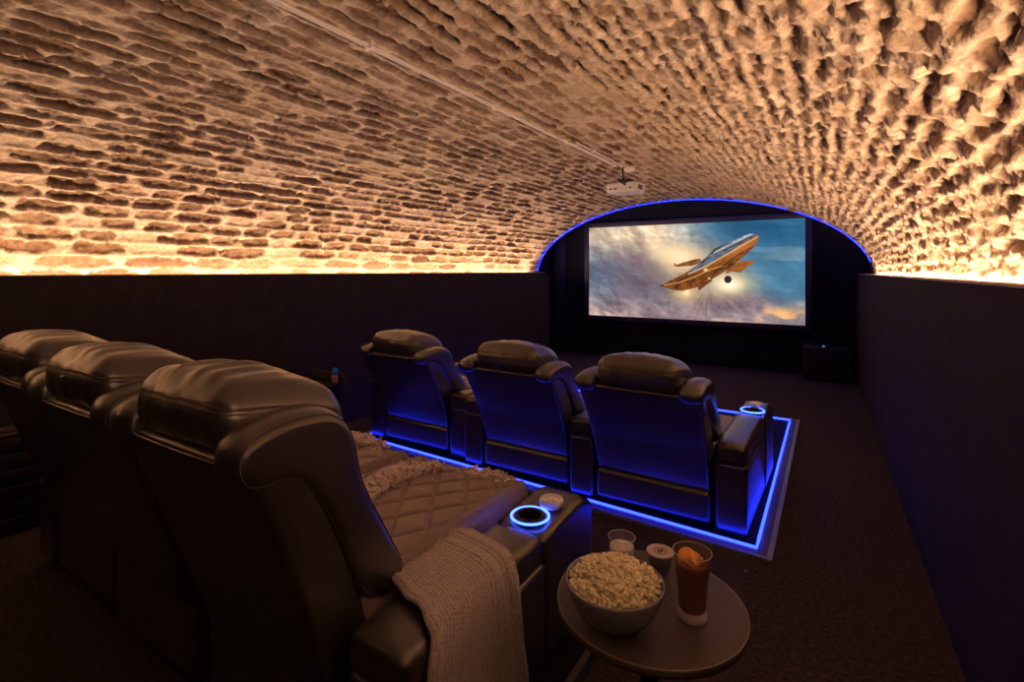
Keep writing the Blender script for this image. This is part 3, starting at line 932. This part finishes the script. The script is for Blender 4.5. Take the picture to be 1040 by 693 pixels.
# ------------------------------------------------------------------ knitted throw over the near arm
def throw():
    path = [(-1.115, .425), (-1.055, .435), (-1.005, .470), (-.965, .497), (-.90, .504), (-.83, .503), (-.782, .492), (-.758, .455), (-.752, .36), (-.746, .22), (-.742, .085)]
    rear = [1.10, 1.04, .985, .955, .925, .905, .885, .865, .845, .835, .825]
    front = [1.175, 1.22, 1.255, 1.262, 1.256, 1.246, 1.235, 1.228, 1.240, 1.258, 1.272]
    NB, NA = 300, 170
    P = np.array(spline(path, 30, False)); R_ = np.array(spline([(v, 0) for v in rear], 30, False))[:, 0]; F_ = np.array(spline([(v, 0) for v in front], 30, False))[:, 0]
    k = np.linspace(0, len(P) - 1, NB); q = np.arange(len(P))
    X = np.interp(k, q, P[:, 0]); Z = np.interp(k, q, P[:, 1]); R_ = np.interp(k, q, R_); F_ = np.interp(k, q, F_)
    tx = np.gradient(X); tz = np.gradient(Z); l = np.hypot(tx, tz); tx /= l; tz /= l
    nx, nz = -tz, tx                                   # outward (up on top, away from the arm outside)
    arc = np.cumsum(l)
    A, B = np.meshgrid(np.linspace(0, 1, NA), np.arange(NB))
    hang = sstep(0.42, 0.9, B / NB)
    Yp = R_[B] + (F_ - R_)[B] * A + 0.006 * (vnoise(B / 22.0, A * 3, 3) - 0.5) * 2
    # soft folds near the front edge and a rolled rear edge
    fold = 0.017 * np.exp(-((A - 0.70 - 0.03 * hang) / 0.055) ** 2) + 0.020 * np.exp(-((A - 0.865 - 0.02 * hang) / 0.05) ** 2) + 0.012 * np.exp(-((A - 0.05) / 0.045) ** 2)
    fold = fold * (0.55 + 0.75 * hang) + 0.010 * hang * (fbm(A * 5 + 2, B / 90.0, 2, 7))
    col = A * 30 + 0.10 * np.sin(B / 17.0)
    fc = col - np.floor(col)
    sh = arc[B] / arc[-1] * 92 + 0.5 * (np.floor(col).astype(int) % 2) + 0.6 * np.abs(fc - 0.5)
    fsn = sh - np.floor(sh)
    kn = (np.sin(PI * fc) ** 0.8) * (0.45 + 0.55 * np.sin(PI * fsn))
    kn = kn * 0.0048 + 0.0016 * (fbm(A * 90, B / 3.0, 2, 9) - 0.5)
    edge = 0
    H = fold + kn + 0.006
    top = np.stack([X[B] + nx[B] * H, Yp, Z[B] + nz[B] * H], -1).reshape(-1, 3)
    bot = np.stack([X[B] + nx[B] * (H * 0 + 0.001 + fold * 0.8), Yp, Z[B] + nz[B] * (0.001 + fold * 0.8)], -1).reshape(-1, 3)
    V = np.concatenate([top, bot]); n = len(top)
    Fc = []
    for b in range(NB - 1):
        for a in range(NA - 1):
            i0 = b * NA + a
            Fc.append((i0, i0 + NA, i0 + NA + 1, i0 + 1)); Fc.append((n + i0, n + i0 + 1, n + i0 + NA + 1, n + i0 + NA))
    rim = [a for a in range(NA)] + [b * NA + NA - 1 for b in range(1, NB)] + [(NB - 1) * NA + a for a in range(NA - 2, -1, -1)] + [b * NA for b in range(NB - 2, 0, -1)]
    for q in range(len(rim)):
        a, b = rim[q], rim[(q + 1) % len(rim)]
        Fc.append((a, b, n + b, n + a))
    return [tuple(p) for p in V], Fc, F_, X, Z, nx, nz


tv, tf, F_, X_, Z_, nx_, nz_ = throw()
tag(obj('knitted_throw', (tv, tf), 'knit'), 'taupe chunky knitted throw draped over the right arm of the closest recliner', 'throw')


# fringed throws lying on the seats
def rumpled(line, w, hgt, seed, nf=120):
    """rumpled woollen strip along a line, with loops of fringe along it"""
    L = spline(line, 24, False); n = len(L); NA = 14; V = []; Fc = []
    rnd = random.Random(seed)
    for i in range(n):
        t = L[min(i + 1, n - 1)] - L[max(i - 1, 0)]; t = t / np.linalg.norm(t)
        b = np.array((t[1], -t[0], 0)); b = b / np.linalg.norm(b)
        for k in range(NA):
            a = 2 * PI * k / NA
            ends = math.sin(PI * min(1, max(0.02, i / (n - 1)))) ** 0.3
            r = (0.72 + 0.55 * float(fbm(np.array(i / 5.0), np.array(k / 2.2 + seed), 3, seed))) * ends
            V.append(tuple(L[i] + b * math.cos(a) * w / 2 * r + np.array((0, 0, 1)) * (max(-0.35, math.sin(a)) * hgt * r)))
    for i in range(n - 1):
        for k in range(NA):
            Fc.append((i * NA + k, i * NA + (k + 1) % NA, (i + 1) * NA + (k + 1) % NA, (i + 1) * NA + k))
    Fc.append(tuple(range(NA))); Fc.append(tuple((n - 1) * NA + k for k in reversed(range(NA))))
    body = (V, Fc); fr = []
    for q in range(nf):
        i = rnd.randrange(1, n - 1); a = rnd.uniform(-0.2, PI + 0.2)
        t = L[i + 1] - L[i - 1]; t = t / np.linalg.norm(t); b = np.array((t[1], -t[0], 0)); b = b / np.linalg.norm(b)
        p = L[i] + b * math.cos(a) * w / 2 * 0.85 + np.array((0, 0, max(0.0, math.sin(a)) * hgt * 0.85))
        pts = [p]
        d = b * math.cos(a) + np.array((0, 0, 0.4 * math.sin(a)))
        for s in range(4):
            d = d + np.array((rnd.uniform(-.9, .9), rnd.uniform(-.9, .9), rnd.uniform(-.9, .4)))
            p = p + d / np.linalg.norm(d) * 0.0075
            p[2] = max(p[2], min(v[2] for v in L) - 0.012)
            pts.append(p)
        fr.append(tube(pts, [0.0046, 0.0052, 0.0048, 0.0040, 0.003], 5))
    return body, join(*fr)


SEATZ = DECK + 0.29 + 0.055 + 0.085
for nm, line, w_, h_, sd, lab in (
        ('fringed_throw', [(-1.31, 1.10, SEATZ + .028), (-1.40, 1.28, SEATZ + .034), (-1.41, 1.45, SEATZ + .034), (-1.365, 1.64, SEATZ + .012)], .105, .040, 3, 'rumpled fringed wool throw lying front to back along the seat of the closest recliner'),
        ('fringed_throw', [(-1.27, 1.655, SEATZ - .005), (-1.13, 1.672, SEATZ + .004), (-1.02, 1.668, SEATZ - .010)], .07, .022, 5, 'pale fringe of wool throw hanging over the front of the closest seat'),
        ('fringed_throw', [(-2.06, 1.66, SEATZ + .006), (-1.90, 1.68, SEATZ + .012), (-1.74, 1.665, SEATZ - .002)], .085, .034, 8, 'pale fringed wool throw on the seat front of the middle near recliner')):
    body, fr = rumpled(line, w_, h_, sd)
    cx, cy, cz = line[1]
    t = thing(nm, lab, 'throw', (cx, cy, cz))
    obj('cloth', move(body, -cx, -cy, -cz), 'fringe', t); obj('fringe', move(fr, -cx, -cy, -cz), 'fringe', t, kind='stuff')


# lids standing on the consoles
def lid(loc, label, rz=0):
    t = thing('round_lid', label, 'lid', loc, rz)
    obj('body', lathe([(0.036, 0), (0.040, 0.003), (0.0415, 0.022), (0.039, 0.027), (0.030, 0.028), (0.027, 0.024), (0.016, 0.0235), (0.015, 0.027), (0.006, 0.027)], 40), 'white', t)
    obj('rim', tube([(0.041 * math.cos(q), 0.041 * math.sin(q), 0.012) for q in np.linspace(0, 2 * PI, 40, endpoint=False)], 0.0016, 5, closed=True), 'white', t)


lid((-0.822, 1.578, DECK + 0.4345), 'round white lid on the front end of the nearest arm beside its glowing cup holder')
lid((*front_pt(-0.812, 0.395, 0.775), FDECK + 0.4345 * FS), 'round pale lid on the right arm of the front row, behind the glowing cup holder')

# ------------------------------------------------------------------ side table
TX, TY, TZ = -0.377, 1.24, 0.496
tb = thing('side_table', 'small round dark side table in front holding popcorn and drinks', 'table', (TX, TY, 0))
R0 = 0.2245
obj('table_top', lathe([(0.02, TZ - 0.026), (R0 - 0.012, TZ - 0.026), (R0 - 0.002, TZ - 0.020), (R0, TZ - 0.012), (R0 - 0.001, TZ - 0.004), (R0 - 0.005, TZ - 0.0005), (R0 - 0.010, TZ), (0.02, TZ)], 96), 'table', tb, sharp=60)
obj('edge_band', tube([((R0 - 0.0025) * math.cos(q), (R0 - 0.0025) * math.sin(q), TZ - 0.0025) for q in np.linspace(0, 2 * PI, 96, endpoint=False)], 0.0022, 6, closed=True), 'tablerim', tb)
obj('pedestal', lathe([(0.055, TZ - 0.040), (0.06, TZ - 0.026), (0.022, TZ - 0.05), (0.020, 0.06), (0.03, 0.022)], 32), 'black', tb)
obj('foot_disc', lathe([(0.02, 0.0), (0.150, 0.0), (0.155, 0.006), (0.150, 0.012), (0.05, 0.020), (0.02, 0.022)], 64), 'black', tb)


def onTable(u, v, z=TZ):
    """room point at height z on the sight line of a point measured on the photograph"""
    d = 520 * (EYE - z) / (v - 275); x = (u - 520) / 520 * d
    s, c = math.sin(PSI), math.cos(PSI)
    return (-s * d + c * x, c * d + s * x)


# bowl of popcorn
bx, by = onTable(624, 633)
bowl = thing('bowl', 'grey ceramic bowl heaped with popcorn on the round table', 'bowl', (bx, by, TZ))
BR = 0.1115
obj('shell', lathe([(0.0, 0.004), (0.036, 0.004), (0.038, 0.0), (0.042, 0.0), (0.044, 0.005), (0.066, 0.017), (0.086, 0.036), (0.100, 0.060), (0.109, 0.088), (BR, 0.0985), (BR - 0.001, 0.101), (BR - 0.004, 0.1015),
                    (0.1045, 0.088), (0.096, 0.062), (0.082, 0.040), (0.063, 0.023), (0.040, 0.012), (0.0, 0.010)], 72, cap=False), 'bowl', bowl)


def popcorn(n, seed):
    rnd = random.Random(seed); ico = bmesh.new()
    bmesh.ops.create_icosphere(ico, subdivisions=2, radius=1.0)
    ico.verts.index_update()
    bv = [np.array(v.co) for v in ico.verts]; bf = [tuple(v.index for v in f.verts) for f in ico.faces]; ico.free()
    V = []; Fc = []
    def kernel(c, r):
        lobes = rnd.randint(3, 5)
        for _ in range(lobes):
            d = np.array([rnd.gauss(0, 1) for _ in range(3)]); d = d / np.linalg.norm(d)
            o = c + d * r * rnd.uniform(0.45, 0.7); rr = r * rnd.uniform(0.48, 0.72)
            sq = np.array([rnd.uniform(0.8, 1.15) for _ in range(3)]); k = len(V); ph = rnd.uniform(0, 9)
            for p in bv:
                wob = 1 + 0.16 * math.sin(5 * p[0] + ph) * math.cos(4 * p[1] + ph * 2) + 0.10 * math.sin(7 * p[2] + ph)
                V.append(tuple(o + p * sq * rr * wob))
            Fc.extend(tuple(i + k for i in f) for f in bf)
    for q in range(n):
        a = q * 2.399963; rad = 0.100 * math.sqrt((q + 0.5) / n)
        dome = 0.088 + 0.040 * (1 - (rad / 0.105) ** 2) ** 0.8
        c = np.array((rad * math.cos(a) + rnd.uniform(-.004, .004), rad * math.sin(a) + rnd.uniform(-.004, .004), dome + rnd.uniform(-.007, .005)))
        kernel(c, rnd.uniform(0.0062, 0.0088))
    # filler below so no gap shows
    k = len(V); fv, ff = lathe([(0.0, 0.116), (0.03, 0.112), (0.06, 0.102), (0.085, 0.088), (0.094, 0.080), (0.088, 0.062), (0.0, 0.05)], 32, cap=False)
    V.extend(fv); Fc.extend(tuple(i + k for i in f) for f in ff)
    return V, Fc


pc = obj('popcorn', move(popcorn(330, 4), 0, 0, 0), 'pop'); pc.location = (bx, by, TZ); pc['kind'] = 'stuff'
tag(pc, 'heap of pale yellow popcorn filling the grey bowl', 'popcorn')

# tall glass of cola
gx, gy = onTable(703, 627)
g = thing('drinking_glass', 'tall clear glass of iced cola with orange slices on the table edge', 'glass', (gx, gy, TZ))
GH = 0.153
outer = [(0.0, 0.0), (0.032, 0.0), (0.0345, 0.003), (0.0345, 0.010), (0.0325, 0.018), (0.0325, 0.045), (0.0350, 0.080), (0.0395, 0.120), (0.0435, GH - 0.001), (0.0430, GH)]
inner = [(0.0415, GH - 0.001), (0.0372, 0.120), (0.0326, 0.080), (0.0300, 0.045), (0.0295, 0.024), (0.026, 0.020), (0.0, 0.019)]
obj('vessel', lathe(outer + inner, 64, cap=False), 'glass', g)
LV = 0.128
def rim(r, z, parent): return obj('rim', tube([(r * math.cos(q), r * math.sin(q), z) for q in np.linspace(0, 2 * PI, 56, endpoint=False)], 0.0011, 6, closed=True), 'glasshighlight', parent)  # thin ring at the lip, its highlight painted as a whitish body
rim(0.0428, GH, g)
obj('base', lathe([(0.0, 0.0005), (0.0335, 0.0008), (0.0341, 0.004), (0.0338, 0.010), (0.0320, 0.017), (0.026, 0.0188), (0.0, 0.0182)], 48, cap=False), 'glasshighlight', g)
obj('cola', lathe([(0.0, 0.0192), (0.0258, 0.0202), (0.0297, 0.0245), (0.0302, 0.045), (0.0328, 0.080), (0.0374, 0.120), (0.0383, LV), (0.0, LV)], 64, cap=False), 'cola', g, sharp=50)
for (x, y, z, s, r) in ((0.012, -0.012, LV - 0.002, 0.012, 0.5), (-0.012, 0.010, LV - 0.004, 0.011, 1.1), (0.006, 0.016, LV - 0.006, 0.011, 0.2)):
    c_, s_ = math.cos(r), math.sin(r)
    vf = bevbox(-s, s, -s, s, -s, s, 0.003)
    vf = xf(vf, lambda X, Y, Z: (X * c_ - Y * s_, X * s_ + Y * c_, Z + 0.25 * X))
    obj('ice_cube', move(vf, x, y, z), 'ice', g)
for (x, y, z, tilt, rz) in ((-0.012, 0.004, LV + 0.006, 0.9, 0.4), (0.010, 0.010, LV + 0.003, 0.7, 1.5), (0.002, -0.014, LV - 0.008, 1.0, 2.6)):
    ct, st, c_, s_ = math.cos(tilt), math.sin(tilt), math.cos(rz), math.sin(rz)
    def f(X, Y, Z):
        Y, Z = Y * ct - Z * st, Y * st + Z * ct
        return (X * c_ - Y * s_ + x, X * s_ + Y * c_ + y, Z + z)
    obj('orange_slice', xf(lathe([(0.004, -0.0015), (0.0205, -0.002), (0.0215, 0), (0.0205, 0.002), (0.004, 0.0015)], 24), f), 'orange', g)

# short tumbler of milky drink behind the bowl
mx_, my_ = onTable(631.5, 545, TZ + 0.085)
g = thing('tumbler', 'short clear tumbler half full of white milky drink behind the popcorn bowl', 'glass', (mx_, my_, TZ))
obj('vessel', lathe([(0.0, 0.0), (0.029, 0.0), (0.031, 0.003), (0.0335, 0.045), (0.0362, 0.084), (0.0358, 0.085), (0.0345, 0.084), (0.0318, 0.045), (0.0295, 0.009), (0.0, 0.008)], 56, cap=False), 'glass', g)
rim(0.0354, 0.085, g)
obj('milky_drink', lathe([(0.0, 0.0084), (0.0292, 0.0094), (0.0315, 0.045), (0.0325, 0.060), (0.026, 0.061), (0.0, 0.0605)], 56, cap=False), 'milk', g)
rb = random.Random(2); bub = []
for k in range(14):
    a = rb.uniform(0, 2 * PI); r = 0.028 * math.sqrt(rb.random()); s = rb.uniform(0.0015, 0.003)
    bub.append(move(lathe([(0.0002, s), (s * 0.7, s * 0.7), (s, 0), (s * 0.7, -s * 0.6), (0.0002, -s * .8)], 10), r * math.cos(a), r * math.sin(a), 0.061))
obj('bubbles', join(*bub), 'white', g)

# small lidded dessert cup
dx_, dy_ = onTable(670.5, 560, TZ + 0.060)
g = thing('dessert_cup', 'small clear plastic cup with a printed pale lid and dark contents, between bowl and cola', 'cup', (dx_, dy_, TZ))
obj('vessel', lathe([(0.0, 0.0), (0.022, 0.0), (0.0235, 0.002), (0.0235, 0.006), (0.0225, 0.008), (0.024, 0.020), (0.0275, 0.022), (0.0325, 0.054), (0.0345, 0.056), (0.0345, 0.058), (0.031, 0.0575), (0.026, 0.024), (0.0225, 0.021), (0.0205, 0.004), (0.0, 0.003)], 48, cap=False), 'plasticclear', g)
obj('dessert', lathe([(0.0, 0.0035), (0.0200, 0.0045), (0.0220, 0.021), (0.0252, 0.0245), (0.0262, 0.030), (0.0, 0.0305)], 40, cap=False), 'cocoa', g)
ld = obj('lid', lathe([(0.004, 0.0582), (0.0350, 0.0582), (0.0358, 0.0595), (0.0350, 0.0612), (0.032, 0.0620), (0.030, 0.0606), (0.004, 0.0606)], 56), 'foil', g)
marks = []
for a, r0, r1, wd in ((0.2, 0.002, 0.008, .003), (1.3, 0.003, 0.010, .0025), (2.5, 0.002, 0.009, .003), (3.6, 0.003, 0.008, .0025), (4.9, 0.002, 0.0095, .003)):
    c_, s_ = math.cos(a), math.sin(a)
    marks.append(xf(box(r0, r1, -wd, wd, 0.0606, 0.0611), lambda X, Y, Z: (X * c_ - Y * s_, X * s_ + Y * c_, Z)))
marks.append(move(lathe([(0.0145, 0.0606), (0.0145, 0.0611), (0.0165, 0.0611), (0.0165, 0.0606)], 32, cap=False), 0, 0, 0))
obj('printed_mark', join(*marks), 'dark', ld, smooth=False)

# a dropped kernel
kv, kf = popcorn(1, 9)
kv = kv[: -7 * 32]; kf = [q for q in kf if max(q) < len(kv)]
mn = min(p[2] for p in kv); mxx = sum(p[0] for p in kv) / len(kv); myy = sum(p[1] for p in kv) / len(kv)
o = obj('popcorn_kernel', move((kv, kf), -mxx, -myy, -mn), 'pop'); o.location = (-0.312, 2.392, 0.0)
tag(o, 'single pale popcorn kernel dropped on the dark carpet beside the platform corner', 'popcorn')

# ------------------------------------------------------------------ projector and its cable
CX = -1.55
pj = thing('projector', 'white projector hanging from the vault on a black bracket, facing the screen', 'projector', (-1.53, 4.33, 2.02), -0.03)
obj('housing', move(rbox(0.138, 0.110, 0.043, 0.018, (8, 8, 4)), 0, 0.02, 0), 'proj', pj)
obj('lens', xf(lathe([(0.030, 0), (0.032, 0.02), (0.028, 0.026), (0.020, 0.018), (0.004, 0.014)], 32), lambda X, Y, Z: (X + 0.06, 0.132 + Z, Y)), 'black', pj)
for k, x in enumerate((-0.10, -0.055, 0.08)):
    obj('socket', move(bevbox(-0.009, 0.009, -0.003, 0.004, -0.006, 0.006, 0.001), x, -0.095, -0.010), 'black', pj)
obj('vent', join(*[bevbox(0.134, 0.141, -0.05 + 0.018 * k, -0.042 + 0.018 * k, -0.02, 0.02, 0.001) for k in range(6)]), 'black', pj)
zt = vault_z(-1.56, 4.33) - 2.02
br = obj('bracket', join(bevbox(-0.05, 0.07, -0.06, 0.06, 0.062, 0.072, 0.002), tube([(-0.045, -0.05, 0.066), (0.03, -0.10, 0.02), (0.04, -0.10, 0.012)], 0.006, 8),
                         tube([(0.06, -0.05, 0.066), (0.03, -0.10, 0.03)], 0.006, 8), tube([(0.06, 0.05, 0.066), (0.06, 0.07, 0.044)], 0.006, 8), tube([(-0.04, 0.05, 0.066), (-0.05, 0.06, 0.044)], 0.006, 8)), 'black', pj)
obj('rod', tube([(-0.02, 0, 0.066), (-0.02, 0, zt + 0.01)], 0.008, 10), 'black', br)
obj('ceiling_plate', move(cyl(0.05, zt - 0.03, zt + 0.01, 28), 0.02, 0.05, 0), 'conduit', pj)
for nm, lab, x0, y0, y1, r in (('cable_conduit', 'long white cable conduit running along the crown of the vault to the projector', CX, Y0 + 0.02, 4.22, 0.010),
                               ('cable_conduit', 'short thin white cable clipped to the vault just before the projector', CX + 0.055, 3.25, 4.28, 0.006)):
    pts = []
    for y in np.arange(y0, y1, 0.1):
        x = x0 + 0.012 * float(fbm(np.array(y * 1.7), np.array(x0), 3, 4) - 0.5)
        if nm and r > .008 and y > 3.3: x -= 0.05 * (y - 3.3) / 0.9 * 0
        pts.append((x, y, vault_z(x, y) - 0.020 - 0.006 * float(vnoise(np.array(y * 1.3), np.array(2.0), 8))))
    t = thing(nm, lab, 'cable', pts[0])
    ox_, oy_, oz_ = pts[0]
    obj('pipe', move(tube(pts, r, 8), -ox_, -oy_, -oz_), 'conduit', t)
    for y in np.arange(y0 + 0.3, y1, 0.9):
        z = vault_z(x0, y) - 0.02
        obj('clip', move(bevbox(-r - 0.008, r + 0.008, -0.008, 0.008, -r - 0.004, r + 0.012, 0.002), x0 - ox_, y - oy_, z - oz_), 'conduit', t)

# ------------------------------------------------------------------ low furniture on the left
cb = thing('side_cabinet', 'low dark cabinet against the left wall, a bottle standing on top', 'cabinet', (-3.235, 2.37, 0))
obj('body', bevbox(-0.20, 0.19, -0.29, 0.16, 0.0, 0.455, 0.006), 'wood', cb)
obj('top', bevbox(-0.205, 0.20, -0.30, 0.17, 0.455, 0.475, 0.004), 'wood', cb)
obj('back_rail', join(bevbox(-0.205, 0.20, 0.160, 0.172, 0.475, 0.545, 0.003)), 'woodedge', cb)
for z0, z1 in ((0.02, 0.225), (0.235, 0.44)):
    d = obj('drawer_front', bevbox(0.188, 0.198, -0.27, 0.14, z0, z1, 0.003), 'wood', cb)
    obj('handle', bevbox(0.196, 0.204, -0.10, -0.03, (z0 + z1) / 2 - 0.004, (z0 + z1) / 2 + 0.004, 0.002), 'black', d)
bt = thing('bottle', 'small tan bottle with a blue cap standing on the low cabinet by the left wall', 'bottle', (-3.075, 2.49, 0.475))
obj('body', lathe([(0.015, 0), (0.021, 0.003), (0.022, 0.050), (0.018, 0.060), (0.010, 0.064)], 24), 'tan', bt)
obj('cap', lathe([(0.012, 0.063), (0.019, 0.070), (0.022, 0.088), (0.019, 0.106), (0.010, 0.114)], 24), 'bluecap', bt)

dc = thing('drawer_chest', 'low dark chest of shallow drawers against the left wall, at the photo\'s left edge', 'chest', (LX, 0.55, 0))
obj('body', bevbox(0.003, 0.075, -1.0, 0.50, 0.0, 0.49, 0.004), 'wood', dc)
obj('top', join(bevbox(0.003, 0.095, -1.01, 0.51, 0.492, 0.504, 0.003), bevbox(0.003, 0.090, -1.005, 0.505, 0.508, 0.522, 0.003), box(0.01, 0.08, -0.99, 0.49, 0.48, 0.51)), 'woodedge', dc)
for k in range(6):
    z0 = 0.012 + 0.079 * k
    d = obj('drawer', bevbox(0.07, 0.088, -0.99, 0.49, z0, z0 + 0.072, 0.004), 'wood', dc)


# ------------------------------------------------------------------ camera and view
cam_d = bpy.data.cameras.new('camera'); cam = bpy.data.objects.new('camera', cam_d); C.objects.link(cam)
cam.location = (0, 0, EYE); cam.rotation_euler = (PI / 2, 0, PSI)
cam_d.sensor_width = 36; cam_d.lens = 18; cam_d.shift_y = -71.5 / 1040
cam_d.clip_start = 0.02
sc.camera = cam
sc.cycles.transparent_max_bounces = 32
w = bpy.data.worlds.new('world'); sc.world = w; w.use_nodes = True
w.node_tree.nodes['Background'].inputs['Color'].default_value = (0, 0, 0, 1)
sc.view_settings.view_transform = 'Standard'
sc.view_settings.look = 'None'
sc.view_settings.exposure = 0.0
sc.view_settings.gamma = 1.0
sc.view_settings.use_curve_mapping = False
